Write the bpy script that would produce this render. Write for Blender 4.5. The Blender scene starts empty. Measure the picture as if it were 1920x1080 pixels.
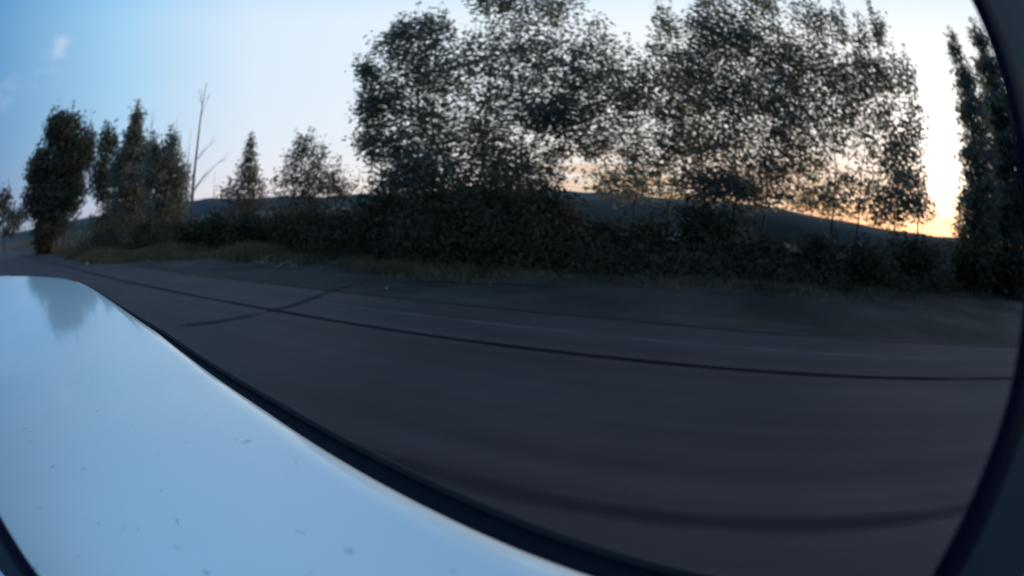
import bpy, bmesh, math, random
import numpy as np
from mathutils import Matrix, Vector
R = math.radians
S = bpy.context.scene
COL = S.collection

# ------------------------------------------------------------------ camera
CAM_H = 1.6
cd = bpy.data.cameras.new('camera'); cam = bpy.data.objects.new('camera', cd); COL.objects.link(cam)
cd.type = 'PANO'
cd.panorama_type = 'FISHEYE_EQUISOLID'
cd.fisheye_lens = 16.0
cd.fisheye_fov = math.pi
cd.sensor_width = 36.0
cd.sensor_fit = 'HORIZONTAL'
# slightly soft lens focused on the bonnet: far trees a little out of focus
cd.lens = 50.0; cd.dof.use_dof = True; cd.dof.focus_distance = 0.9; cd.dof.aperture_fstop = 8.0
cd.clip_start = 0.01; cd.clip_end = 12000
CM = Matrix.Translation((0, 0, CAM_H)) @ Matrix.Rotation(R(79.5), 4, 'X') @ Matrix.Rotation(R(0.86), 4, 'Z')
cam.matrix_world = CM
S.camera = cam

# ------------------------------------------------------------------ world: dusk sky, sun just above the ridge
SUN_AZ, SUN_EL = 55.0, 2.0
def dirv(az, el):
    return Vector((math.sin(R(az))*math.cos(R(el)), math.cos(R(az))*math.cos(R(el)), math.sin(R(el))))
W = bpy.data.worlds.new('World'); S.world = W; W.use_nodes = True
nt = W.node_tree; nt.nodes.clear()
def N(tree, t, **k):
    n = tree.nodes.new(t)
    for a, v in k.items():
        if a.startswith('i_'): n.inputs[int(a[2:])].default_value = v
        else: setattr(n, a, v)
    return n
def math_(tree, op, a, b=None, clamp=False):
    n = tree.nodes.new('ShaderNodeMath'); n.operation = op; n.use_clamp = clamp
    for i, v in enumerate((a, b)):
        if v is None: continue
        if isinstance(v, (int, float)): n.inputs[i].default_value = v
        else: tree.links.new(v, n.inputs[i])
    return n.outputs[0]
def ramp(tree, fac, stops, interp='LINEAR'):
    n = tree.nodes.new('ShaderNodeValToRGB'); n.color_ramp.interpolation = interp
    el = n.color_ramp.elements
    while len(el) < len(stops): el.new(0.5)
    for e, (p, c) in zip(el, stops): e.position = p; e.color = (*c, 1)
    tree.links.new(fac, n.inputs[0]); return n.outputs[0]
def mixc(tree, f, a, b, mode='MIX'):
    n = tree.nodes.new('ShaderNodeMix'); n.data_type = 'RGBA'; n.blend_type = mode
    if isinstance(f, (int, float)): n.inputs[0].default_value = f
    else: tree.links.new(f, n.inputs[0])
    for i, v in ((6, a), (7, b)):
        if isinstance(v, tuple): n.inputs[i].default_value = (*v, 1)
        else: tree.links.new(v, n.inputs[i])
    return n.outputs[2]
tc = N(nt, 'ShaderNodeTexCoord')
def dot_with(v):
    n = N(nt, 'ShaderNodeVectorMath', operation='DOT_PRODUCT'); nt.links.new(tc.outputs['Generated'], n.inputs[0]); n.inputs[1].default_value = v
    return n.outputs['Value']
sx = N(nt, 'ShaderNodeSeparateXYZ'); nt.links.new(tc.outputs['Generated'], sx.inputs[0]); Z = sx.outputs['Z']
g = math_(nt, 'ADD', math_(nt, 'MULTIPLY', dot_with(dirv(55, 8)), 0.5), 0.5)
base = ramp(nt, g, [(0.0, (.022, .085, .23)), (.22, (.070, .27, .56)), (.38, (.36, .66, .93)), (.53, (.72, .87, 1.02)), (.77, (.86, .96, 1.04)), (.95, (.98, 1.02, 1.06)), (1.0, (.98, 1.02, 1.06))])
# darker towards the zenith
zf = ramp(nt, Z, [(0, (1, 1, 1)), (.40, (1, 1, 1)), (.58, (.50, .78, 1.02)), (1, (.26, .50, .70))])
base = mixc(nt, 1.0, base, zf, 'MULTIPLY')
# dusk colours near the horizon
hz = ramp(nt, g, [(0.0, (.20, .22, .34)), (.22, (.30, .36, .50)), (.36, (.64, .61, .74)), (.48, (.94, .79, .81)), (.62, (1.0, .86, .82)), (.80, (.98, .76, .62)), (.97, (.98, .62, .40)), (1.0, (.98, .58, .34))])
hf = math_(nt, 'MULTIPLY', math_(nt, 'EXPONENT', math_(nt, 'MULTIPLY', math_(nt, 'MAXIMUM', Z, 0.0), -9.0)), 0.97)
base = mixc(nt, hf, base, hz)
# broken warm cloud streaks low over the sunset side
mpw = N(nt, 'ShaderNodeMapping'); mpw.inputs['Scale'].default_value = (3, 3, 26); nt.links.new(tc.outputs['Generated'], mpw.inputs[0])
nw = N(nt, 'ShaderNodeTexNoise'); nw.inputs['Scale'].default_value = 2.6; nw.inputs['Detail'].default_value = 6; nt.links.new(mpw.outputs[0], nw.inputs[0])
wm = ramp(nt, nw.outputs[0], [(.44, (0, 0, 0)), (.58, (1, 1, 1))])
wz = ramp(nt, Z, [(0, (1, 1, 1)), (.07, (1, 1, 1)), (.17, (0, 0, 0)), (1, (0, 0, 0))])
wg = ramp(nt, g, [(.74, (0, 0, 0)), (.86, (1, 1, 1))])
base = mixc(nt, math_(nt, 'MULTIPLY', math_(nt, 'MULTIPLY', math_(nt, 'MULTIPLY', wm, wz), wg), .75), base, (.72, .44, .28))
# white glow around the low sun
gl = math_(nt, 'POWER', math_(nt, 'MAXIMUM', dot_with(dirv(55, 9)), 0.0), 90.0)
glc = mixc(nt, 1.0, (.95, .90, .80), gl, 'MULTIPLY')
base = mixc(nt, 1.0, base, glc, 'ADD')
# small thin clouds high on the dark side of the sky
mp = N(nt, 'ShaderNodeMapping'); mp.inputs['Scale'].default_value = (5, 5, 16); nt.links.new(tc.outputs['Generated'], mp.inputs[0])
nz = N(nt, 'ShaderNodeTexNoise'); nz.inputs['Scale'].default_value = 2.2; nz.inputs['Detail'].default_value = 5; nt.links.new(mp.outputs[0], nz.inputs[0])
cl = ramp(nt, nz.outputs[0], [(.40, (0, 0, 0)), (.72, (1, 1, 1))])
cm_ = math_(nt, 'POWER', math_(nt, 'MAXIMUM', dot_with(dirv(-61.8, 20.6)), 0.0), 5200.0)
cm2 = math_(nt, 'POWER', math_(nt, 'MAXIMUM', dot_with(dirv(-63.6, 17.6)), 0.0), 2200.0)
cm3 = math_(nt, 'POWER', math_(nt, 'MAXIMUM', dot_with(dirv(-69.5, 16.0)), 0.0), 1600.0)
cms = math_(nt, 'ADD', math_(nt, 'MULTIPLY', cm_, 1.2), math_(nt, 'ADD', math_(nt, 'MULTIPLY', cm2, .45), math_(nt, 'MULTIPLY', cm3, .5)))
cf = math_(nt, 'MULTIPLY', math_(nt, 'MULTIPLY', cms, cl), .85, clamp=True)
base = mixc(nt, cf, base, (.66, .78, .95))
below = math_(nt, 'LESS_THAN', Z, -0.01)
base = mixc(nt, below, base, (.03, .035, .04))
sky = N(nt, 'ShaderNodeTexSky', sky_type='NISHITA'); sky.sun_disc = False
sky.sun_elevation = R(SUN_EL); sky.sun_rotation = R(SUN_AZ)
b1 = N(nt, 'ShaderNodeBackground', i_1=0.94); nt.links.new(base, b1.inputs[0])
b2 = N(nt, 'ShaderNodeBackground', i_1=0.03); nt.links.new(sky.outputs[0], b2.inputs[0])
ad = N(nt, 'ShaderNodeAddShader'); nt.links.new(b1.outputs[0], ad.inputs[0]); nt.links.new(b2.outputs[0], ad.inputs[1])
wo = N(nt, 'ShaderNodeOutputWorld'); nt.links.new(ad.outputs[0], wo.inputs[0])

ld = bpy.data.lights.new('sun', 'SUN'); ld.energy = 2.0; ld.angle = R(0.5); ld.color = (1.0, .72, .42)
sun = bpy.data.objects.new('sun', ld); COL.objects.link(sun)
sun.rotation_euler = (-dirv(SUN_AZ, SUN_EL)).to_track_quat('-Z', 'Y').to_euler()

S.view_settings.view_transform = 'Standard'; S.view_settings.look = 'None'
S.view_settings.exposure = 0.0; S.view_settings.gamma = 1.0
S.cycles.max_bounces = 6; S.cycles.transparent_max_bounces = 8

# ------------------------------------------------------------------ helpers
random.seed(7); rng = np.random.default_rng(7)
def mat(name, col, rough=.8, col2=None, scale=4., bump=0., spec=.3, detail=6, transl=0., sc3=None, stops=(.35, .65)):
    m = bpy.data.materials.new(name); m.use_nodes = True; t = m.node_tree
    b = t.nodes['Principled BSDF']; b.inputs['Roughness'].default_value = rough
    b.inputs['Specular IOR Level'].default_value = spec if not transl else .08; b.inputs['Base Color'].default_value = (*col, 1)
    if col2 is not None:
        c = N(t, 'ShaderNodeTexCoord'); mp = N(t, 'ShaderNodeMapping'); t.links.new(c.outputs['Object'], mp.inputs[0])
        if sc3: mp.inputs['Scale'].default_value = sc3
        n = N(t, 'ShaderNodeTexNoise'); n.inputs['Scale'].default_value = scale; n.inputs['Detail'].default_value = detail
        t.links.new(mp.outputs[0], n.inputs[0])
        o = ramp(t, n.outputs[0], [(stops[0], col), (stops[1], col2)]); t.links.new(o, b.inputs['Base Color'])
        if bump:
            bp = N(t, 'ShaderNodeBump'); bp.inputs['Strength'].default_value = bump; bp.inputs['Distance'].default_value = .02
            t.links.new(n.outputs[0], bp.inputs['Height']); t.links.new(bp.outputs[0], b.inputs['Normal'])
    if transl:
        tr = N(t, 'ShaderNodeBsdfTranslucent'); tr.inputs[0].default_value = (col[0]*1.9, col[1]*1.9, col[2]*1.5, 1)
        mx = N(t, 'ShaderNodeMixShader', i_0=transl); out = t.nodes['Material Output']
        t.links.new(b.outputs[0], mx.inputs[1]); t.links.new(tr.outputs[0], mx.inputs[2]); t.links.new(mx.outputs[0], out.inputs[0])
    return m
def tag(o, label=None, cat=None, group=None, kind=None):
    for k, v in (('label', label), ('category', cat), ('group', group), ('kind', kind)):
        if v: o[k] = v
    return o
def link_mesh(name, me, m, parent=None):
    o = bpy.data.objects.new(name, me); COL.objects.link(o)
    if m: me.materials.append(m)
    if parent: o.parent = parent
    return o
def mesh_np(name, V, F):
    me = bpy.data.meshes.new(name); V = np.asarray(V, np.float32); F = np.asarray(F, np.int32)
    k = F.shape[1]
    me.vertices.add(len(V)); me.vertices.foreach_set('co', V.ravel())
    me.loops.add(F.size); me.loops.foreach_set('vertex_index', F.ravel())
    me.polygons.add(len(F)); me.polygons.foreach_set('loop_start', np.arange(len(F))*k)
    me.update(calc_edges=True); return me
def mesh_py(name, V, F):
    me = bpy.data.meshes.new(name); me.from_pydata([tuple(v) for v in V], [], [tuple(f) for f in F]); me.update(); return me
def empty(name, loc, rz=0.):
    o = bpy.data.objects.new(name, None); COL.objects.link(o); o.location = loc; o.rotation_euler = (0, 0, rz); o.empty_display_size = .2; return o
def pt(az, d, z=0.):
    return Vector((d*math.sin(R(az)), d*math.cos(R(az)), z))
class Tubes:
    def __init__(s): s.V = []; s.F = []
    def add(s, pts, rad, n=6):
        pts = [Vector(p) for p in pts]; b0 = len(s.V)
        for i, p in enumerate(pts):
            t = (pts[min(i+1, len(pts)-1)] - pts[max(i-1, 0)]).normalized()
            u = t.orthogonal().normalized() if abs(t.z) < .95 else Vector((1, 0, 0)); u = (u - t*u.dot(t)).normalized(); w = t.cross(u)
            if i == 0: uu = u
            else:
                uu = (uu - t*uu.dot(t)).normalized(); u = uu; w = t.cross(u)
            for k in range(n):
                a = 2*math.pi*k/n; s.V.append(p + (u*math.cos(a) + w*math.sin(a))*rad[i])
        for i in range(len(pts)-1):
            for k in range(n):
                a = b0+i*n+k; b = b0+i*n+(k+1) % n; s.F.append((a, b, b+n, a+n))
    def build(s, name, m, parent=None):
        me = mesh_np(name, [tuple(v) for v in s.V], s.F)
        me.polygons.foreach_set('use_smooth', [True]*len(s.F)); return link_mesh(name, me, m, parent)
def limb(T, a, b, r0, r1, wob=.08, n=6, sag=0.):
    a = Vector(a); b = Vector(b); L = (b-a).length; pts = []; rad = []
    for i in range(n+1):
        t = i/n; p = a.lerp(b, t) + Vector((random.gauss(0, 1), random.gauss(0, 1), random.gauss(0, .5)))*wob*L*.3*math.sin(math.pi*t)
        p.z += sag*L*math.sin(math.pi*t); pts.append(p); rad.append(r0+(r1-r0)*t)
    T.add(pts, rad, 6); return pts
def leaves(C, L, Wd, tilt=17., spread=.45):
    """diamond leaves at centres C, long axis near horizontal"""
    n = len(C); az = rng.uniform(0, 2*np.pi, n); el = np.radians(rng.normal(0, tilt, n))
    a = np.stack([np.cos(az)*np.cos(el), np.sin(az)*np.cos(el), np.sin(el)], 1)
    q = rng.normal(size=(n, 3)); q[:, 2] += .9; b = np.cross(a, q); b /= np.linalg.norm(b, axis=1)[:, None]+1e-9
    l = (L*rng.uniform(1-spread, 1+spread, n))[:, None]/2; w = (Wd*rng.uniform(1-spread, 1+spread, n))[:, None]/2
    V = np.stack([C-a*l, C-b*w+a*l*.15, C+a*l, C+b*w+a*l*.15], 1).reshape(-1, 3)
    return V, np.arange(4*n).reshape(n, 4)

M_leaf = mat('leaf_dark_green', (.11, .12, .115), .6, (.18, .195, .185), 1.3, transl=.55)
M_leaf_far = mat('leaf_blue_green', (.045, .060, .055), .7, (.085, .100, .090), .6, transl=.35)
M_leaf_brown = mat('leaf_dry', (.060, .062, .056), .7, (.10, .10, .09), 1.0, transl=.4)
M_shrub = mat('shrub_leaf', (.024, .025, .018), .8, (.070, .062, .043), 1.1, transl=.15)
M_weed = mat('dry_weed', (.060, .055, .040), .9, (.11, .10, .075), 1.5, transl=.2)
M_bark = mat('bark', (.030, .026, .024), .9, (.060, .052, .048), 6., bump=.4)
M_grey = mat('dead_wood', (.075, .068, .070), .9, (.12, .11, .11), 8., bump=.3)

# ------------------------------------------------------------------ setting
FR = Vector((math.sin(R(-70.3)), math.cos(R(-70.3)), 0)); PE = Vector((math.cos(R(-70.3)), -math.sin(R(-70.3)), 0))
PE = Vector((-FR.y, FR.x, 0)) if Vector((-FR.y, FR.x, 0)).y > 0 else Vector((FR.y, -FR.x, 0))
def rd(s, k, z=0.): v = FR*s + PE*k; return (v.x, v.y, z)       # s along the road (left), k across, away from the car

gm = mat('dry_soil', (.020, .020, .018), .95, (.040, .038, .030), .35, bump=.3)
# ground: one sheet to the horizon, rising to a low bank beyond the verge
xs = np.concatenate([-np.geomspace(4000, 60, 14), np.linspace(-50, 60, 56), np.geomspace(70, 4000, 14)])
def bank(s, k):
    # s along the road, k across
    b = 0.0
    return b
gv = []; 
ks = np.concatenate([-np.geomspace(4000, 20, 8), np.linspace(-15, 40, 45), np.geomspace(46, 4000, 16)])
for k in ks:
    for s in xs:
        z = -0.02
        if k > 14: z += .10*math.sin(s*.11+1)*min(1, (k-14)/10)
        gv.append(rd(s, k, z))
nx = len(xs); gf = [(j*nx+i, j*nx+i+1, (j+1)*nx+i+1, (j+1)*nx+i) for j in range(len(ks)-1) for i in range(nx-1)]
tag(link_mesh('ground', mesh_py('ground', gv, gf), gm), kind='structure')

# asphalt material with faint mottling, streaks along the road and sealed cracks
def asphalt(name, c1, c2, rough=.75):
    m = mat(name, c1, rough, c2, .5, spec=.25); t = m.node_tree; b = t.nodes['Principled BSDF']
    src = b.inputs['Base Color'].links[0].from_socket
    c = N(t, 'ShaderNodeTexCoord'); mp = N(t, 'ShaderNodeMapping'); mp.vector_type = 'TEXTURE'
    mp.inputs['Rotation'].default_value = (0, 0, math.atan2(FR.y, FR.x)); mp.inputs['Scale'].default_value = (9, .35, 1)
    t.links.new(c.outputs['Object'], mp.inputs[0])
    n = N(t, 'ShaderNodeTexNoise'); n.inputs['Scale'].default_value = 1.0; n.inputs['Detail'].default_value = 4; t.links.new(mp.outputs[0], n.inputs[0])
    st = ramp(t, n.outputs[0], [(.3, (.76, .76, .76)), (.7, (1.2, 1.2, 1.2))])
    o = mixc(t, 1.0, src, st, 'MULTIPLY')
    n2 = N(t, 'ShaderNodeTexNoise'); n2.inputs['Scale'].default_value = 90; n2.inputs['Detail'].default_value = 2; t.links.new(c.outputs['Object'], n2.inputs[0])
    gr = ramp(t, n2.outputs[0], [(.3, (.80, .80, .80)), (.7, (1.2, 1.2, 1.2))])
    o = mixc(t, 1.0, o, gr, 'MULTIPLY'); t.links.new(o, b.inputs['Base Color'])
    bp = N(t, 'ShaderNodeBump'); bp.inputs['Strength'].default_value = .35; bp.inputs['Distance'].default_value = .004
    t.links.new(n2.outputs[0], bp.inputs['Height']); t.links.new(bp.outputs[0], b.inputs['Normal'])
    return m
M_road = asphalt('asphalt', (.044, .029, .033), (.060, .039, .043))
M_lay = asphalt('worn_asphalt_shoulder', (.017, .013, .013), (.052, .040, .036), .9)
def strip(name, m, k0, k1, z, s0=-120, s1=600, step=4., wob=0., kind='structure', w0=None):
    V = []; ss = np.concatenate([np.arange(s0, 60, step), np.geomspace(60, s1, 30)])
    for s in ss:
        a = k0 + (wob*math.sin(s*1.7)+wob*.6*math.sin(s*4.1+1) if wob else 0); b = k1 + (wob*math.sin(s*.9+2)+wob*.6*math.sin(s*2.7) if wob else 0)
        V += [rd(s, a, z), rd(s, b, z)]
    F = [(2*i, 2*i+2, 2*i+3, 2*i+1) for i in range(len(ss)-1)]
    return tag(link_mesh(name, mesh_py(name, V, F), m), kind=kind)
strip('road', M_road, -9, 6.42, 0.0)
# lay-by beyond the road edge
VB = [(-300, 147), (-41, 22.3), (-24, 14.6), (-18.99, 12.9), (-14.6, 13.6), (-11.8, 13.9), (-7.5, 12.6), (-4.4, 11.39), (-2.46, 10.1), (-.12, 9.92), (1.63, 9.73), (5.3, 9.07), (7.33, 8.42), (10.2, 8.1), (19.1, 8.3), (60, 6)]
lv = []
def vy(x):
    return float(np.interp(x, [p[0] for p in VB], [p[1] for p in VB]))
for x in np.concatenate([np.linspace(-300, -45, 20), np.arange(-41, 60, .35)]):
    yr = (6.40 - x*PE.x)/PE.y
    y1 = max(vy(x) + .25*math.sin(x*2.3)+.18*math.sin(x*5.1+2), yr+.05)
    lv += [(x, yr, -.006), (x, y1, -.006)]
lf = [(2*i, 2*i+2, 2*i+3, 2*i+1) for i in range(len(lv)//2-1)]
tag(link_mesh('gravel_shoulder', mesh_py('gravel_shoulder', lv, lf), M_lay), kind='structure')

# soft-edged marks: faint alpha from the strip's own width coordinate
def mark_mat(name, col, strength, nscale=.6, lo=.35, hi=.6, along=None):
    m = bpy.data.materials.new(name); m.use_nodes = True; t = m.node_tree; b = t.nodes['Principled BSDF']
    b.inputs['Base Color'].default_value = (*col, 1); b.inputs['Roughness'].default_value = .9; b.inputs['Specular IOR Level'].default_value = .1
    uv = N(t, 'ShaderNodeUVMap'); sp = N(t, 'ShaderNodeSeparateXYZ'); t.links.new(uv.outputs[0], sp.inputs[0])
    e = math_(t, 'SUBTRACT', 1.0, math_(t, 'ABSOLUTE', math_(t, 'SUBTRACT', math_(t, 'MULTIPLY', sp.outputs[1], 2.0), 1.0)), clamp=True)
    e = math_(t, 'POWER', e, .7)
    n = N(t, 'ShaderNodeTexNoise'); n.inputs['Scale'].default_value = nscale; n.inputs['Detail'].default_value = 5
    c = N(t, 'ShaderNodeTexCoord'); t.links.new(c.outputs['Object'], n.inputs[0])
    nn = ramp(t, n.outputs[0], [(lo, (0.25, .25, .25)), (hi, (1, 1, 1))])
    al = math_(t, 'MULTIPLY', math_(t, 'MULTIPLY', e, nn), strength, clamp=True)
    ends = math_(t, 'MULTIPLY', math_(t, 'MULTIPLY', math_(t, 'SUBTRACT', 1.0, sp.outputs[0]), sp.outputs[0]), 14.0, clamp=True)
    t.links.new(math_(t, 'MULTIPLY', al, ends), b.inputs['Alpha']); return m
def mark(name, pts, w, m, z=.004):
    V = []; P = [Vector((*p, 0)) for p in pts]; n = len(P)
    for i, p in enumerate(P):
        t = (P[min(i+1, n-1)]-P[max(i-1, 0)]).normalized(); o = Vector((-t.y, t.x, 0))
        ww = w if not isinstance(w, (list, tuple)) else w[0]+(w[1]-w[0])*i/(n-1)
        ww *= 1+.10*math.sin(i*.5)+.07*math.sin(i*1.3)
        V += [p-o*ww/2+Vector((0, 0, z)), p+o*ww/2+Vector((0, 0, z))]
    me = mesh_py(name, V, [(2*i, 2*i+2, 2*i+3, 2*i+1) for i in range(n-1)])
    uv = me.uv_layers.new(name='UVMap')
    for lp in me.loops:
        i, sd = divmod(lp.vertex_index, 2); uv.data[lp.index].uv = (i/(n-1), sd)
    return tag(link_mesh(name, me, m), kind='structure')
def smooth_pts(pts, n=80):
    pts = [Vector((*p, 0)) for p in pts]; out = []
    P = [pts[0]*2-pts[1]]+pts+[pts[-1]*2-pts[-2]]
    per = max(2, n//(len(pts)-1))
    for i in range(1, len(P)-2):
        for k in range(per):
            t = k/per; a, b, c, d = P[i-1:i+3]
            q = .5*((2*b)+(c-a)*t+(2*a-5*b+4*c-d)*t*t+(3*b-a-3*c+d)*t**3); out.append((q.x, q.y))
    out.append((pts[-1].x, pts[-1].y)); return out
def line_pts(k, s0, s1, n=120, wob=.0):
    return [rd(s, k+wob*math.sin(s*.35)+wob*.4*math.sin(s*1.1+1))[:2] for s in np.concatenate([np.linspace(s0, min(s1, 12), n//2), np.linspace(min(s1, 12)+.5, s1, n//2)])]
M_tyre = mark_mat('dark_tyre_line', (.008, .008, .012), .95, .5, .2, .5)
M_tyre2 = mark_mat('dark_tyre_line_soft', (.008, .009, .014), .8, .5, .3, .6)
M_tyre3 = mark_mat('dark_tyre_line_faint', (.012, .013, .02), .5, .5, .3, .6)
M_pale = mark_mat('worn_white_paint', (.16, .132, .142), .6, 1.2, .34, .56)
M_skid = mark_mat('skid_line', (.010, .010, .014), .6, 1.2, .3, .6)
mark('tyre_mark', line_pts(4.66, -9, 60, wob=.02), .15, M_tyre)
mark('tyre_mark', line_pts(2.03, -6, 4, wob=.02), .20, M_tyre3)
mark('tyre_mark', line_pts(6.36, -9, 14, wob=.04), .10, M_tyre2, z=.008)
mark('road_edge_line', line_pts(5.48, -9, 30, wob=.02), .17, M_pale)
mark('tyre_mark', smooth_pts([(-5.0, 5.08), (-4.46, 5.42), (-3.99, 6.02), (-3.6, 6.85), (-3.45, 7.96), (-3.0, 9.33)]), .24, M_skid, z=.012)
mark('tyre_mark', smooth_pts([(-2.3, 9.1), (-1.5, 9.14), (-.87, 9.1), (.0, 9.03), (.9, 8.8)]), .13, M_tyre, z=.006)
M_dust = mark_mat('pale_gravel_patch', (.085, .080, .092), .8, 1.5, .3, .6)
for a, b, c, d, w in [(-5.6, 10.25, -3.7, 9.75, .35), (-7.2, 11.3, -5.9, 10.9, .25), (-2.9, 8.25, -1.6, 8.0, .10), (-8.6, 12.0, -7.2, 11.5, .3), (-1.0, 8.5, 0.4, 8.15, .08)]:
    mark('dust_patch', [(a+(c-a)*i/12, b+(d-b)*i/12+.04*math.sin(i)) for i in range(13)], w, M_dust, z=.003)

# far hills and the low ridge on the right
def ridge(name, azs, dist, hf, m, depth=.35, rows=7):
    V = []
    for r in range(rows):
        t = r/(rows-1)
        for a in azs:
            d = dist*(1+depth*(t-.0)); prof = math.sin(math.pi*min(1, t*1.0))
            h = (hf(a)*prof)*(1+.012*math.sin(a*.7+r)) - (1 if t in (0, 1) else 0)
            V.append(pt(a, d, h))
    n = len(azs); F = [(j*n+i, j*n+i+1, (j+1)*n+i+1, (j+1)*n+i) for j in range(rows-1) for i in range(n-1)]
    o = link_mesh(name, mesh_py(name, V, F), m); o.data.polygons.foreach_set('use_smooth', [True]*len(F)); return tag(o, kind='structure')
M_hill = mat('hill_haze_blue', (.010, .028, .042), .95, (.022, .046, .058), .012)  # blue of the distant air is put into the hill colour
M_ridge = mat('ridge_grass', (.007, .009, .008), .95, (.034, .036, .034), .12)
def h1(a): return float(np.interp(a, [-80, -50, -38, 20], [34, 40, 54, 54])) + 9*math.sin(a*.13+1.2) + 3*math.sin(a*.6) + 1.2*math.sin(a*1.9)
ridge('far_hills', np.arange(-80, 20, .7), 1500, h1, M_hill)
def h2(a): return max(.2, float(np.interp(a, [2, 8, 15, 22.7, 30, 36.6, 42, 47, 55, 61, 75, 85], [2.2, 2.55, 2.7, 2.9, 2.8, 2.45, 2.15, 1.95, 2.0, 2.4, 2.4, 2.0])))*1.0 + .03*math.sin(a*.45)
ridge('grass_ridge', np.arange(0, 100, .5), 34, lambda a: h2(a)*1.0, M_ridge, depth=.55)

# ------------------------------------------------------------------ trees
def tree(name, label, az, dist, blobs, trunk_r=.16, leaf=(.2, .085), m=M_leaf, stems=None, group=None, cat='tree', csize=.32, per=26, base_el=None, trunk_top=None, lean=0., lmat=None, limbs=True, dens=1.0, fill=0):
    """blobs: (az, el, half-width deg, half-height deg, clusters): a crown volume as seen at this distance"""
    root = empty(name, pt(az, dist), -R(az)); tag(root, label, cat, group)
    T = Tubes(); Cs = []
    B = []
    for (ba, be, ra, re, n) in blobs:
        x = dist*math.tan(R(ba-az)); z = CAM_H + dist*math.tan(R(be)); rx = dist*math.tan(R(ra)); rz = dist*math.tan(R(re))
        B.append((x, random.uniform(-.3, .3)*rx, z, rx, min(rx, 2.6)*.9, rz, n))
    top = max(b[2] for b in B); stems = stems or [(0, 0)]
    trunks = []
    for sx_, sw in stems:
        tp = trunk_top or top*.66
        a = Vector((sx_, random.uniform(-.2, .2), -.1)); e = Vector((sx_+sw+lean, random.uniform(-.4, .4), tp))
        trunks.append(limb(T, a, e, trunk_r*random.uniform(.8, 1.1), trunk_r*.22, .035, 10))
    for (x, y, z, rx, ry, rz, n) in B:
        if limbs:
            tk = min(trunks, key=lambda q: abs(q[5].x-x)); z0 = max(.6, z-rz*.9-rx*.4)
            st = min(tk, key=lambda q: abs(q.z-z0)); lp = limb(T, st, (x, y, z), trunk_r*.30, trunk_r*.10, .12, 6)
        n = max(1, int(n*dens)); u = rng.normal(size=(n, 3)); u /= np.linalg.norm(u, axis=1)[:, None]
        rr = rng.uniform(.15, 1.0, n)**.6; cc = u*rr[:, None]*np.array([rx, ry, rz])*(1+np.clip(rng.normal(0, .08, n), -.2, .12))[:, None] + np.array([x, y, z])
        cc[:, 2] = np.maximum(cc[:, 2], .7)
        for i, c in enumerate(cc):
            if limbs and i % 3 == 0:
                s0 = Vector((x, y, z)).lerp(Vector(c), .15); limb(T, s0, c, trunk_r*.16, .008, .2, 4)
            k = max(3, int(per*random.uniform(.5, 1.4))); s = csize*random.uniform(.6, 1.3)
            q = rng.normal(size=(k, 3)); q /= np.linalg.norm(q, axis=1)[:, None]+1e-9
            Cs.append(c + q*(rng.random(k)**.5)[:, None]*np.array([s, s, s*.62])*1.55)
    if fill:                                                 # single leaf sprays spread evenly through each volume
        for (x, y, z, rx, ry, rz, n) in B:
            k = int(n*fill); q = rng.normal(size=(k, 3)); q /= np.linalg.norm(q, axis=1)[:, None]+1e-9
            Cs.append(np.array([x, y, z])+q*(rng.random(k)**.36)[:, None]*np.array([rx, ry, rz])*1.12)
    for (x, y, z, rx, ry, rz, n) in B:                       # thin sprigs breaking the outline
        for _ in range(4):
            bx = x+random.uniform(-.8, .8)*rx; b0 = Vector((bx, y, z+rz*.75)); hh = rz*random.uniform(.3, .7)+csize
            k = 9; tt = rng.random(k); Cs.append(np.stack([b0.x+rng.normal(0, csize*.22, k), b0.y+rng.normal(0, csize*.22, k), b0.z+tt*hh], 1))
            T.add([b0-Vector((0, 0, rz*.4)), b0+Vector((random.gauss(0, .05), 0, hh*.9))], [.012, .004], 4)
    T.build('trunk', M_bark, root)
    C = np.concatenate(Cs); C[:, 2] = np.maximum(C[:, 2], .15)
    V, F = leaves(C, *leaf); link_mesh('crown', mesh_np('crown', V, F), lmat or m, root)
    return root

# left row, beyond the verge
tree('broad_tree', 'tall dark rounded tree at the far left end of the row, dense crown', -60, 55,
     [(-59.6, 11.4, 2.5, 1.9, 110), (-56.6, 8.8, 1.9, 3.0, 90), (-59.6, 7.6, 3.3, 3.2, 170), (-62.8, 7.2, 1.6, 2.1, 60), (-62.6, 4, 2.2, 2.6, 80), (-59.5, 3.5, 3.6, 2.8, 150), (-57.5, 5, 1.5, 1.6, 45), (-61, .6, 2.2, 1.5, 60)],
     .28, (.50, .20), M_leaf_far, stems=[(0, 0), (-.8, -.6), (.9, .6)], csize=.80, per=24, dens=1.4, fill=9)
tree('slender_tree', 'thin see-through tree between the tall dark tree and the spiky one', -52.8, 50,
     [(-53, 9.5, 1.3, 2.0, 46), (-53.2, 6.5, 2.1, 2.4, 64), (-52.6, 3.6, 1.8, 2.2, 40), (-54.2, 4.5, 1.2, 1.6, 18), (-52.4, .6, 2.6, 1.4, 40)],
     .14, (.44, .17), M_leaf_far, stems=[(0, 0), (.5, .4)], csize=.60, per=20, dens=1.15, fill=9)
tree('spiky_tree', 'tall pointed leafy tree right of the thin see-through tree', -49, 40,
     [(-49.2, 12.0, .55, 1.2, 20), (-49.3, 10, 1.2, 1.5, 45), (-49.6, 7.6, 1.8, 2.0, 75), (-49.0, 4.8, 2.9, 2.4, 120), (-49.4, 2, 3.3, 2.2, 110), (-47.2, 7.2, 1.3, 2.2, 50), (-51.2, 6, 1.2, 2, 34), (-49.5, .3, 2.2, 1.2, 45)],
     .16, (.34, .14), M_leaf, stems=[(0, 0), (.7, .5)], csize=.55, per=22, dens=1.3, fill=9)
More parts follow.
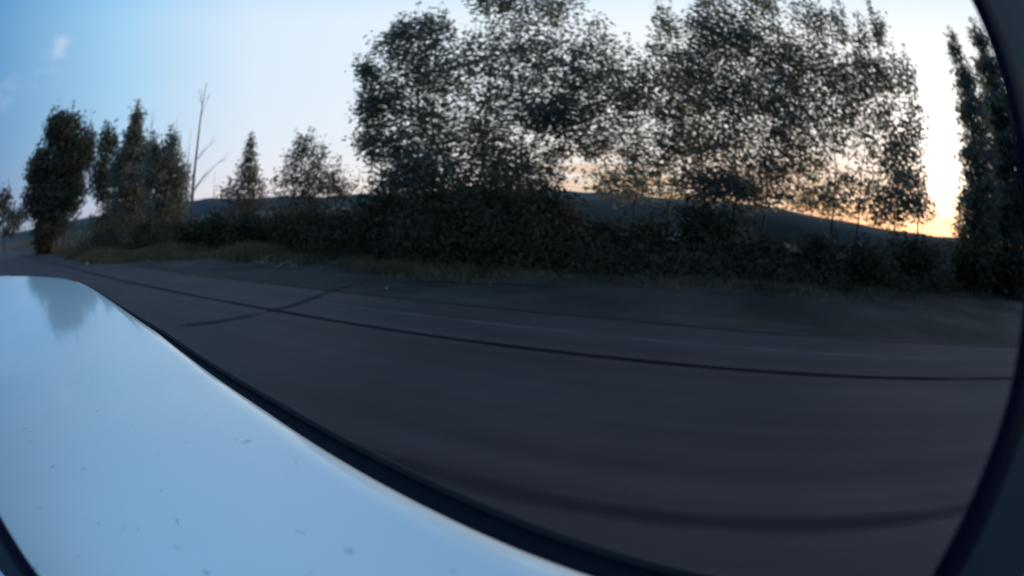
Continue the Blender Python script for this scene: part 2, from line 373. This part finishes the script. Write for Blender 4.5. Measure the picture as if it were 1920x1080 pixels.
tree('bushy_tree', 'shorter bushy tree just left of the tall bare dead tree', -44.6, 33,
     [(-44.0, 9.0, .6, 1.0, 14), (-46.4, 7.9, .7, 1.2, 14), (-44.3, 6.8, 1.5, 1.8, 46), (-45.8, 5.2, 2.0, 2.2, 66), (-43.0, 4.6, 1.5, 2.2, 44), (-44.6, 1.9, 3.0, 2.2, 96), (-44.2, -.2, 2.4, 1.4, 50)],
     .12, (.30, .12), M_leaf, stems=[(0, 0), (-.6, -.4), (.5, .3)], csize=.50, per=20, dens=1.3, fill=9)
tree('conical_tree', 'small conical leafy tree standing alone near the middle of the left half', -33.6, 26,
     [(-33.5, 8.0, .4, 1.0, 8), (-33.6, 6.6, .9, 1.2, 22), (-33.7, 5.0, 1.5, 1.3, 36), (-33.8, 3.5, 2.2, 1.2, 42), (-34.2, 2.1, 3.4, 1.2, 56), (-33.6, .6, 3.2, 1.3, 50), (-36.6, 2.6, .7, 1.0, 8)],
     .07, (.19, .085), M_leaf_brown, csize=.30, per=12, dens=1.0, fill=7)
tree('round_sapling', 'low spreading sparse tree between the small conical tree and the big trees', -25.8, 21,
     [(-26.6, 8.0, 1.6, 1.1, 22), (-27.6, 6.2, 1.5, 1.5, 26), (-25.0, 6.4, 2.0, 1.6, 36), (-26.4, 4.2, 3.0, 1.6, 60), (-23.0, 4.0, 2.0, 1.5, 22), (-25.4, 2.4, 4.8, 1.4, 80), (-21.8, 2.0, 2.0, 1.4, 34), (-29.4, 3.4, 1.6, .8, 10), (-26, .6, 3.4, 1.4, 50)],
     .07, (.17, .07), M_leaf_brown, stems=[(0, 0), (.5, .5), (-.4, -.4)], csize=.32, per=11, dens=.95, fill=7)
# the big group
BL = (.20, .082)
tree('big_spreading_tree', 'largest tree left of centre, wide see-through crown reaching over the top edge', -3.5, 15.5,
     [(-15.6, 20.6, 3.0, 2.2, 34), (-18.6, 16.6, 1.8, 1.6, 18), (-16.5, 13.2, 3.4, 3.0, 56), (-15.6, 7.8, 3.6, 3.4, 64), (-11, 22, 3.0, 2.4, 36), (-8.5, 17, 5.5, 4.5, 95),
      (-8, 9, 6.0, 4.5, 120), (-3, 28, 4.5, 4.5, 80), (-1, 20, 6.0, 5.0, 110), (3.5, 27.5, 6.0, 5.0, 100), (6, 18, 5.5, 5.0, 90), (0, 12, 6.0, 4.5, 115), (5.5, 11.5, 4.2, 2.6, 90), (-2, 6, 5.0, 3.0, 75), (-12, 4.6, 4.4, 2.6, 85), (3, 35, 7, 5, 60), (4.5, 5.5, 2.5, 2.5, 26), (-13, 17.5, 4, 3, 50), (-19.6, 18.0, 1.1, .8, 9), (-18.4, 8.5, 2.2, 2.8, 30), (-18.6, 13, 1.8, 2.4, 26), (-14.6, 22.6, 2, 1.4, 18), (10, 21, 3.0, 3, 16), (9.5, 14.5, 3.5, 3.5, 50), (8.5, 8.5, 3.5, 2.6, 36), (-12.5, 11.5, 4, 3, 40), (-14, 2.8, 4, 1.6, 36), (0, 3.0, 6, 2.4, 80), (-8, 3.0, 6, 2.4, 80)],
     .045, BL, M_leaf, stems=[(0, 0), (-.9, -1.6), (1.2, .9)], csize=.38, per=15, dens=1.0, fill=9)
tree('spired_tree', 'big leafy tree with a thin spire, directly right of the largest tree', 15.5, 16.5,
     [(19.6, 23.4, 1.5, 3.0, 18), (12.5, 18.5, 3.5, 3.0, 26), (19.4, 18, 3.2, 3.5, 46), (14, 13.6, 4.6, 4.4, 80), (20.4, 12, 4.0, 4.4, 80), (12.5, 8.4, 4.2, 3.4, 52), (18.5, 7.0, 4.6, 3.0, 56), (15, 3.2, 6.5, 2.4, 80), (15.5, 15, 3, 3, 24), (23, 8, 2.5, 3, 24)],
     .045, BL, M_leaf, stems=[(0, 0), (1.0, .8)], csize=.38, per=15, dens=1.0, fill=9)
tree('tall_dense_tree', 'tall dense dark tree right of centre, running off the top edge', 28, 15.5,
     [(27, 30, 4.6, 5.0, 80), (33, 28.5, 4.4, 4.5, 66), (26, 22, 4.6, 4.5, 95), (32, 21.5, 5.0, 4.5, 105), (25.5, 14.5, 4.8, 4.2, 105), (32, 14, 5.2, 4.5, 115), (27, 8.2, 4.6, 3.4, 70), (33, 7.4, 4.0, 3.2, 52), (27, 3.8, 3.6, 2.0, 40), (30, 36, 6, 4, 40), (31, 3.2, 5, 2.4, 64), (24, 3.4, 4, 2.4, 56), (23, 18, 3, 3, 36), (36, 17.5, 3, 5, 50), (35.5, 10, 3, 3, 36)],
     .05, BL, M_leaf, stems=[(0, 0), (.9, .8), (-.8, -.7)], csize=.38, per=15, dens=1.0, fill=9)
tree('feathery_tree', 'lighter feathery tree between the tall dense tree and the outermost tree of the group', 41, 16.5,
     [(39.6, 24.5, 2.6, 3.0, 34), (43.6, 23.8, 1.4, 3.0, 20), (39, 18.5, 4.0, 4.0, 70), (44.5, 18.5, 3.0, 3.6, 44), (38.6, 11.5, 4.2, 4.2, 78), (44, 11.8, 3.6, 4.0, 50), (38, 7.0, 2.6, 2.0, 26), (43.5, 5.4, 3.0, 2.0, 24), (42, 15.5, 3.5, 4, 50), (40, 3.0, 5, 2.2, 66)],
     .045, BL, M_leaf, stems=[(0, 0), (.8, .5)], csize=.38, per=14, dens=.88, fill=9)
tree('outer_tree', 'outermost tree of the big group, pale ragged crown beside the bright gap', 49.5, 16.5,
     [(49.2, 23.6, .9, 2.6, 14), (46.9, 22.4, .8, 2.4, 10), (50.6, 18.8, 2.8, 2.6, 42), (47.6, 15.0, 2.6, 3.6, 34), (52.0, 13.6, 2.0, 3.2, 24), (49.8, 9.8, 3.8, 3.4, 84), (50.0, 5.8, 4.0, 2.4, 56), (52.6, 3.2, 2.6, 1.6, 24), (46.5, 18.5, 2, 3, 26), (48, 2.8, 4, 2.2, 60)],
     .045, BL, M_leaf, stems=[(0, 0), (.7, .4)], csize=.36, per=13, dens=1.0, fill=9)
tree('poplar', 'narrow pointed poplar right of the bright gap, left one of the pair', 60.2, 21,
     [(60.1, 21.6, .6, 1.8, 16), (60.5, 18.2, 1.3, 2.4, 40), (61.0, 14.2, 2.2, 3.0, 80), (61.2, 10, 2.7, 3.2, 110), (61.2, 5.6, 3.0, 3.2, 130), (61.0, 2, 3.3, 2.4, 110)],
     .08, (.22, .09), M_leaf, csize=.32, per=26, dens=1.3)
tree('poplar', 'taller darker poplar next to the curved black rim', 65.2, 23,
     [(64.2, 22.8, .8, 1.8, 22), (64.6, 19.4, 1.9, 2.6, 66), (65.0, 15.5, 3.0, 3.2, 130), (65.6, 11, 3.0, 3.4, 170), (65.6, 6, 3.2, 3.4, 190), (65.4, 2.4, 3.2, 2.6, 150), (70, 10, 3, 6, 140), (69.5, 3.5, 3, 3, 90)],
     .20, (.26, .11), M_leaf, stems=[(0, 0), (.6, .2)], csize=.40, per=26, dens=1.2)
tree('distant_bush_tree', 'small rounded tree at the left border, beyond the tall dark tree', -67.8, 95,
     [(-67.8, 4.6, 1.3, 1.2, 46), (-67.6, 2.8, 2.0, 1.4, 70), (-65.4, 2.4, 1.2, 1.0, 30), (-66.6, 1.2, 2.2, .8, 40)], .2, (.6, .26), M_leaf_far, csize=.7, per=22)

# bare trees
def bare(name, label, az, dist, h, r, lean, branches, cat='dead tree', nt_=0, group=None):
    root = empty(name, pt(az, dist), -R(az)); tag(root, label, cat, group); T = Tubes(); n = 12; pts = []
    for i in range(n+1):
        t = i/n; pts.append(Vector((lean*t**1.3 + .05*h*.06*math.sin(t*9+az), .02*h*math.sin(t*5), -.05+h*t)))
    T.add(pts, [r*(1-.86*(i/n)) for i in range(n+1)], 7); T.build('trunk', M_grey, root)
    for (t, dx, dz, br) in branches:
        Tb = Tubes(); k = t*n; i = min(int(k), n-1); p0 = pts[i].lerp(pts[i+1], k-i); p1 = p0+Vector((dx, random.uniform(-.3, .3), dz))
        lp = limb(Tb, p0, p1, br, br*.25, .2, 5)
        for _ in range(5):
            q = random.choice(lp[1:]); L = (p1-p0).length*.35
            limb(Tb, q, q+Vector((dx, random.uniform(-.4, .4), dz)).normalized()*L+Vector((random.gauss(0, .25), 0, random.gauss(.1, .25)))*L, br*.35, br*.12, .15, 3)
        Tb.build('branch', M_grey, root)
    return root
bare('dead_tree', 'tallest bare grey dead tree with two side branches to the right', -41.3, 26, 9.0, .12, .55,
     [(.33, 1.5, 1.5, .045), (.52, .95, 1.0, .03), (.86, -.25, .8, .025), (.78, .3, 1.0, .02), (.2, -.5, 1.0, .03), (.1, .6, 1.1, .04)])
bare('bare_sapling', 'thin leafless stem rising between the spiky tree and the bushy tree', -46.9, 34, 9.4, .07, -.1,
     [(.82, .15, 1.1, .02), (.7, -.25, 1.2, .02), (.6, .3, 1.0, .02)], 'bare tree')
bare('bare_sapling', 'faint leafless stem sticking up behind the bushy tree', -43.8, 36, 9.3, .055, .1,
     [(.8, .12, 1.0, .016), (.66, -.3, 1.4, .02), (.62, .4, 1.3, .02)], 'bare tree')
bare('bare_sapling', 'slim leafless stem close against the left of the tall dead tree', -42.0, 27, 6.6, .05, .2,
     [(.7, -.2, .8, .014), (.55, .2, .9, .016), (.4, -.3, .9, .016)], 'bare tree')
bare('bare_sapling', 'short twiggy leafless stem right of the tall dead tree', -38.4, 25, 3.9, .035, .1,
     [(.5, .4, .8, .014), (.4, -.4, .8, .014), (.65, .2, .6, .012), (.3, .5, .7, .014)], 'bare tree')

# ------------------------------------------------------------------ shrubs
def shrub_meshes(seed, n=2600, leaf=(.14, .06), spread=(1., .7, 1.)):
    C = []; T = Tubes()
    for _ in range(16):
        a = random.uniform(0, 2*math.pi); r = random.uniform(0, .75); e = Vector((math.cos(a)*r*spread[0], math.sin(a)*r*spread[1], random.uniform(.55, 1.0)))
        limb(T, (math.cos(a)*.08, math.sin(a)*.08, 0), e, .018, .005, .2, 5)
        k = n//16; t = rng.uniform(.08, 1.05, k); q = np.outer(t, np.array(e)) + rng.normal(size=(k, 3))*np.array([.2, .18, .10]); C.append(q)
    C = np.concatenate(C); C[:, 2] = np.clip(C[:, 2], .02, None); V, F = leaves(C, *leaf, tilt=35)
    fm = mesh_np('foliage', V, F); fm.materials.append(M_shrub)
    sm = mesh_np('stem', [tuple(v) for v in T.V], T.F); sm.materials.append(M_bark); return fm, sm
SH = [shrub_meshes(i) for i in range(4)]
def shrub(label, az, dist, w, h, v, cat='shrub'):
    root = empty('shrub', pt(az, dist), random.uniform(-.5, .5)); root.scale = (w, w*.9, h)
    tag(root, label, cat, 'shrubs along the verge')
    for nm, me in zip(('foliage', 'stem'), SH[v % 4]):
        o = bpy.data.objects.new(nm, me); COL.objects.link(o); o.parent = root
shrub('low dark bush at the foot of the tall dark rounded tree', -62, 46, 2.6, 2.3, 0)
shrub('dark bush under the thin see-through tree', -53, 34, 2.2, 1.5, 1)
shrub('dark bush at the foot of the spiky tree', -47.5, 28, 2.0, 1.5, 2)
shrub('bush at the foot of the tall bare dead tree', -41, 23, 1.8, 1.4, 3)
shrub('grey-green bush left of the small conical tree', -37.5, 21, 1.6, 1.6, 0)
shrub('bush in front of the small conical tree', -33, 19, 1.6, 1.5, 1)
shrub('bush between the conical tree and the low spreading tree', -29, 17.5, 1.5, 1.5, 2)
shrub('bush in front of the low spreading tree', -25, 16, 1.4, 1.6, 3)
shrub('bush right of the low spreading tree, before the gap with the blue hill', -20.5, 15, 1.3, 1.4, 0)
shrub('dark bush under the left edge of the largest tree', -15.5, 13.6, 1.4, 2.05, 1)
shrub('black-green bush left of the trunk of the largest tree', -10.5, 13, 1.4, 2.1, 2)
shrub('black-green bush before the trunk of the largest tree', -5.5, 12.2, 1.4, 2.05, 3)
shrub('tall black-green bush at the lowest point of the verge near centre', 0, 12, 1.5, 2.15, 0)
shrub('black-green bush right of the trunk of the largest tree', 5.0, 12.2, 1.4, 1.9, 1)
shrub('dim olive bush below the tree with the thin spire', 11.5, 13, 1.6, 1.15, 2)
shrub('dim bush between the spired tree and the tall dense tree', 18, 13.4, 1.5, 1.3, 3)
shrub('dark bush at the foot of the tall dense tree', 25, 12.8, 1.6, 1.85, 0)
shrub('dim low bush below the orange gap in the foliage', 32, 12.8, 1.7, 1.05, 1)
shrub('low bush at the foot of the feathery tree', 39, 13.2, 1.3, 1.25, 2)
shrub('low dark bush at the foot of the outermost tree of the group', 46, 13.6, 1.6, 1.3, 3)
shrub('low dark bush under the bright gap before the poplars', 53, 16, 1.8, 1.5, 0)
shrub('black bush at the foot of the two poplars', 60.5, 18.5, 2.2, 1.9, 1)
shrub('black bush beside the curved black rim', 66, 20.5, 2.6, 2.1, 2)

# undergrowth mass behind the shrubs
def mass(name, label, region, n, hmax, leaf, m, cat='undergrowth', tilt=35):
    C = []
    for _ in range(n):
        x, y, hh = region(); k = 14; t = rng.uniform(0, 1, k)
        C.append(np.stack([x+rng.normal(0, .28, k), y+rng.normal(0, .28, k), t*hh*random.uniform(.6, 1.1)], 1))
    C = np.concatenate(C); V, F = leaves(C, *leaf, tilt=tilt); o = link_mesh(name, mesh_np(name, V, F), m); return tag(o, label, cat, kind='stuff')
def verge_d(az, off=0.):
    d = 8.
    while d < 90:
        p = pt(az, d)
        if p.y > vy(p.x)+off: break
        d += .3
    return d
VD = {a: verge_d(a, .7) for a in range(-68, 86)}
def reg_under():
    az = random.uniform(-66, 82); a0 = int(math.floor(az)); d = VD.get(a0, 20)+abs(random.gauss(0, 2.6))*(1+.03*VD.get(a0, 20)) + (4 if az < -30 else 0)
    h = .75+.4*math.sin(az*.83)+.35*math.sin(az*2.3+1)+random.gauss(0, .15); h = max(h, .35)
    if az > 8: h *= .75
    if -19 < az < 7: h += 1.0
    if az < -30: h *= 1.3
    if -56 < az < -18: h += .75
    if az < -50: h *= 1.0 + (-50-az)*.11
    p = pt(az, d); return p.x, p.y, h
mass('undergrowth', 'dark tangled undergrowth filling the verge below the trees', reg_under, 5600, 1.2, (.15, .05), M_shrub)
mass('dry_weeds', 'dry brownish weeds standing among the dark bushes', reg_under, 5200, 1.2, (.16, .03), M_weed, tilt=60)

# grass: upright blades on the verge
M_grass = mat('dry_grass', (.065, .058, .038), .9, (.145, .122, .075), .8, transl=.2)
VG = {a: verge_d(a) for a in range(-68, 86)}
def grass(n):
    V = []; F = []
    xs_ = []
    while len(xs_) < n:
        az = random.uniform(-64, 72) if random.random() < .55 else random.uniform(-56, -18)
        c = math.cos(R(az-19.7)); x0 = pt(az, 1)
        d = VG[int(math.floor(az))]; wide = 2.6 if az < -18 else .9
        d += abs(random.gauss(0, wide))*(1+d*.04)-(.3 if random.random() < .75 else random.uniform(.3, 1.3)); p = pt(az, d)
        if az > -12 and random.random() < .6: continue
        if math.sin(p.x*1.7+1)*math.sin(p.y*1.3)+random.gauss(0, .6) < -.25: continue
        xs_.append((p.x, p.y, az))
    A = np.array(xs_); h = rng.uniform(.08, .42, n)*np.where((A[:, 2] < -18), 1.5, .8)*(.7+.45*np.sin(A[:, 0]*.9)*np.sin(A[:, 1]*1.1+A[:, 0]*.4)); w = .008+.012*rng.random(n)
    w *= np.maximum(1, np.hypot(A[:, 0], A[:, 1])/14)
    th = rng.uniform(0, 2*np.pi, n); dx = np.cos(th); dy = np.sin(th); lx = rng.normal(0, .12, n); ly = rng.normal(0, .12, n)
    P = np.stack([A[:, 0], A[:, 1], np.full(n, -.02)], 1)
    a = P-np.stack([dx*w, dy*w, 0*w], 1); b = P+np.stack([dx*w, dy*w, 0*w], 1); t = P+np.stack([lx, ly, h], 1)
    V = np.stack([a, b, t], 1).reshape(-1, 3); return mesh_np('grass', V, np.arange(3*n).reshape(n, 3))
tag(link_mesh('grass', grass(75000), M_grass), 'dry olive grass along the edge of the gravel shoulder', 'grass', kind='stuff')

# pale fallen branches on the shoulder
M_pw = mat('bleached_wood', (.15, .14, .12), .8, (.24, .23, .20), 20.)
def fallen(label, x, y, L, rz):
    root = empty('fallen_branch', (x, y, 0), rz); tag(root, label, 'branch', 'dead wood lying on the shoulder')
    T = Tubes(); lp = limb(T, (-L/2, 0, .03), (L/2, .05, .05), .022, .008, .5, 8, sag=.12); T.build('stick', M_pw, root)
    T2 = Tubes()
    for q in lp[2:7:2]:
        T2 = Tubes(); limb(T2, q, q+Vector((L*.22, random.uniform(-.2, .2), .05)), .010, .004, .2, 3); T2.build('twig', M_pw, root)
fallen('pale arched dead branch on the shoulder below the low spreading tree', -7.2, 11.5, 1.3, -.5)
fallen('second pale stick, lying just right of the arched one', -6.1, 11.0, .8, -.3)
def stone(label, x, y, r):
    bm = bmesh.new(); bmesh.ops.create_icosphere(bm, subdivisions=2, radius=r)
    for v in bm.verts: v.co *= 1+random.uniform(-.18, .18); v.co.z *= .6
    me = bpy.data.meshes.new('stone'); bm.to_mesh(me); bm.free(); o = link_mesh('stone', me, M_pw); o.location = (x, y, r*.4)
    tag(o, label, 'stone', 'pale stones along the shoulder')
stone('small pale stone at the grass edge below the spiky tree', -18.6, 12.6, .13)
stone('small pale stone at the grass edge left of centre', -5.0, 11.9, .07)
stone('small pale stone out on the gravel below the largest tree', -2.4, 8.3, .04)

# ------------------------------------------------------------------ the car the picture is taken from
HB = .25; ZB = CAM_H-HB
f_ = Vector((-.850, .527, 0)); r_ = Vector((.527, .850, 0))
def cp(f, r, z): v = f_*f + r_*r; return Vector((v.x, v.y, z))
car = empty('car', cp(1.5, -.65, 0), math.atan2(f_.y, f_.x))
tag(car, 'white car in the foreground with a long glossy bonnet, seen from just above', 'car')
car_inv = (Matrix.Translation(car.location) @ Matrix.Rotation(math.atan2(f_.y, f_.x), 4, 'Z')).inverted()
def car_part(name, V, F, m, smooth=True, parent=car):
    me = mesh_py(name, [car_inv @ Vector(v) for v in V], F)
    if smooth: me.polygons.foreach_set('use_smooth', [True]*len(F))
    o = bpy.data.objects.new(name, me); COL.objects.link(o); me.materials.append(m); o.parent = car
    return o
EF = [-.15, .05, .224, .53, 1.09, 1.665, 2.1, 2.45, 2.75, 3.1, 3.39, 3.75, 3.98]
ER = [.235, .235, .2375, .238, .2175, .165, .1175, .060, -.02, -.17, -.32, -.54, -.65]
TAU = .026
ER = [r/(1+TAU/.25*f) for f, r in zip(EF, ER)]; EF = [f/(1+TAU/.25*f) for f in EF]
EF.append(EF[-1]+.06); ER.append(-.60); FE = EF[-1]
def redge(f): return float(np.interp(f, EF, ER))
# white paint: glossy, with small dirt specks
M_white = bpy.data.materials.new('white_paint'); M_white.use_nodes = True
t = M_white.node_tree; b = t.nodes['Principled BSDF']
b.inputs['Roughness'].default_value = .35; b.inputs['Coat Weight'].default_value = 1.0; b.inputs['Coat Roughness'].default_value = .06; b.inputs['Coat IOR'].default_value = 1.5
c = N(t, 'ShaderNodeTexCoord'); vo = N(t, 'ShaderNodeTexVoronoi'); vo.voronoi_dimensions = '2D'; vo.inputs['Scale'].default_value = 24; vo.inputs['Randomness'].default_value = 1.0
nz2 = N(t, 'ShaderNodeTexNoise'); nz2.inputs['Scale'].default_value = 60; t.links.new(c.outputs['Object'], nz2.inputs[0])
add_ = N(t, 'ShaderNodeVectorMath', operation='MULTIPLY_ADD'); t.links.new(nz2.outputs['Color'], add_.inputs[0]); add_.inputs[1].default_value = (.03, .03, .03); t.links.new(c.outputs['Object'], add_.inputs[2])
t.links.new(add_.outputs[0], vo.inputs['Vector'])
sp = math_(t, 'LESS_THAN', vo.outputs['Distance'], .055)
cs = N(t, 'ShaderNodeSeparateColor'); t.links.new(vo.outputs['Color'], cs.inputs[0])
sp = math_(t, 'MULTIPLY', sp, math_(t, 'GREATER_THAN', cs.outputs[0], .50))
sp = math_(t, 'MULTIPLY', sp, math_(t, 'ADD', math_(t, 'MULTIPLY', cs.outputs[1], .35), .08))
nz3 = N(t, 'ShaderNodeTexNoise'); nz3.inputs['Scale'].default_value = 2.5; nz3.inputs['Detail'].default_value = 5; t.links.new(c.outputs['Object'], nz3.inputs[0])
film = ramp(t, nz3.outputs[0], [(.3, (.63, .74, .82)), (.7, (.70, .81, .88))])
t.links.new(mixc(t, sp, film, (.06, .06, .07)), b.inputs['Base Color'])
t.links.new(math_(t, 'SUBTRACT', 1.0, sp), b.inputs['Coat Weight'])
M_rub = mat('black_rubber', (.006, .009, .018), .9, spec=.08)
M_lip = mat('lip_metal', (.03, .027, .032), .6, spec=.3)
M_side = mat('white_side_paint', (.50, .52, .54), .35, spec=.5)
fs = np.concatenate([np.linspace(-.15, 1.6, 50), FE-(FE-1.6)*(1-np.sin(np.linspace(0, math.pi/2, 34)[1:]))])
fs = np.unique(np.round(fs, 5)); cols = 64; CX = -.60
V = []
for f in fs:
    e = redge(f); hw = max(e-CX, .003)
    for j in range(cols):
        u = -math.cos(math.pi*j/(cols-1)); r = CX+u*hw
        d = min(hw-abs(r-CX), (FE-f)*.6); roll = .03
        z = ZB + TAU*f + .004*(1-((r-CX)/.9)**2)
        if d < roll: z -= .016*(1-math.sqrt(max(0., 1-(1-d/roll)**2)))
        V.append(cp(f, r, z))
F = [(i*cols+j, i*cols+j+1, (i+1)*cols+j+1, (i+1)*cols+j) for i in range(len(fs)-1) for j in range(cols-1)]
car_part('bonnet', V, F, M_white)
def edge_strip(name, o0, o1, z0, z1, m, f0, f1, n=90, side=1):
    V = []
    for f in np.linspace(f0, f1, n):
        e = redge(f); a = e+o0(f); b2 = e+o1(f)
        if side < 0: a = 2*CX-a; b2 = 2*CX-b2
        V += [cp(f, a, z0+TAU*f), cp(f, b2, z1+TAU*f)]
    return car_part(name, V, [(2*i, 2*i+2, 2*i+3, 2*i+1) if side > 0 else (2*i, 2*i+1, 2*i+3, 2*i+2) for i in range(n-1)], m, False)
gw = lambda f: float(np.interp(f, [-.15, 0, .3, .7, 1.1, 1.4, 4], [.027, .027, .028, .018, .009, .004, .002]))
ze = ZB+.010*(1-1)-.010
for sd in (1, -1):
    edge_strip('rubber_trim', lambda f: -.002, gw, ZB-.012, ZB-.014, M_rub, -.15, FE-.15, side=sd)
    V = []; n = 90
    for f in np.linspace(-.15, FE-.15, n):
        e = redge(f)+gw(f); prof = [(0, -.016), (.0005, -.006), (.0020, -.005), (.0028, -.008), (-.004, -.06), (-.008, -.5), (-.03, -1.0)]
        for (o, z) in prof:
            r = e+o
            if sd < 0: r = 2*CX-r
            V.append(cp(f, r, ZB+z+TAU*f))
    k = 7; Fl = [(i*k+j, (i+1)*k+j, (i+1)*k+j+1, i*k+j+1) for i in range(n-1) for j in range(0, 3)]
    Fs = [(i*k+j, (i+1)*k+j, (i+1)*k+j+1, i*k+j+1) for i in range(n-1) for j in range(3, 6)]
    car_part('edge_lip', V, Fl, M_lip); car_part('wing', V, Fs, M_side)

# camera housing rim, built as a made-up window surround fixed to the car
D = .08
Xc = CM.to_3x3() @ Vector((1, 0, 0)); Yc = CM.to_3x3() @ Vector((0, 1, 0)); Zc = CM.to_3x3() @ Vector((0, 0, 1)); C0 = Vector((0, 0, CAM_H))
def wp(x, y, dz=0.): return C0 + Xc*(x*D) + Yc*(y*D) - Zc*(D+dz)
LOOP = [(2.2, -1.47), (2.40, -.95), (2.58, -.55), (2.72, -.05), (2.79, .37), (2.87, .83), (2.94, 1.2), (2.99, 1.56), (2.99, 1.95), (2.85, 2.5), (2.2, 3.0), (0, 3.3), (-3.5, 3.7), (-6.6, 4.0), (-7.6, 3.4), (-7.2, 1.4), (-5.6, -.55), (-4.6, -1.3), (-3.86, -1.80), (-3.43, -2.06), (-2.6, -2.32), (-1, -2.5), (.8, -2.5), (1.6, -2.3), (2.05, -1.95)]
def close_smooth(P, per=8):
    out = []; n = len(P)
    for i in range(n):
        a, b_, c_, d_ = [Vector(P[(i+k) % n]) for k in (-1, 0, 1, 2)]
        for k in range(per):
            t = k/per; out.append(.5*((2*b_)+(c_-a)*t+(2*a-5*b_+4*c_-d_)*t*t+(3*b_-a-3*c_+d_)*t**3))
    return out
LP = close_smooth(LOOP); n = len(LP)
nrm = []
for i in range(n):
    tt = (LP[(i+1) % n]-LP[i-1]).normalized(); nrm.append(Vector((tt.y, -tt.x)))
ctr = Vector((-1.5, .5))
nrm = [q if q.dot(p-ctr) > 0 else -q for p, q in zip(LP, nrm)]
# rim: rounded profile
prof = []; sw = .34
for k in range(10):
    a = math.pi*k/9; prof.append((sw*.5-sw*.5*math.cos(a), -.0015*math.sin(a)))
prof += [(sw, .006), (0, .006)]
K = len(prof); V = [wp(*(LP[i]+nrm[i]*o), dz) for i in range(n) for (o, dz) in prof]
F = [(i*K+j, i*K+(j+1) % K, ((i+1) % n)*K+(j+1) % K, ((i+1) % n)*K+j) for i in range(n) for j in range(K)]
M_rim = mat('housing_rim_black', (.001, .003, .014), .7, spec=.06)
car_part('housing_rim', V, F, M_rim)
M_pan = mat('housing_panel', (.010, .026, .036), .8, (.014, .032, .044), 12., spec=.15)
V = []
for i in range(n):
    p = LP[i]+nrm[i]*(sw*.8); q = (p-ctr); s = 20/q.length; o = ctr+q*s; o.y = max(o.y, -2.85); o.x = min(max(o.x, -12), 12); o.y = min(o.y, 9)
    V += [wp(p.x, p.y, .001), wp(o.x, o.y, .001), wp(o.x, o.y, .012), wp(p.x, p.y, .012)]
F = []
for i in range(n):
    j = (i+1) % n
    for k in range(4): F.append((4*i+k, 4*j+k, 4*j+(k+1) % 4, 4*i+(k+1) % 4))
car_part('housing_surround', V, F, M_pan, False)
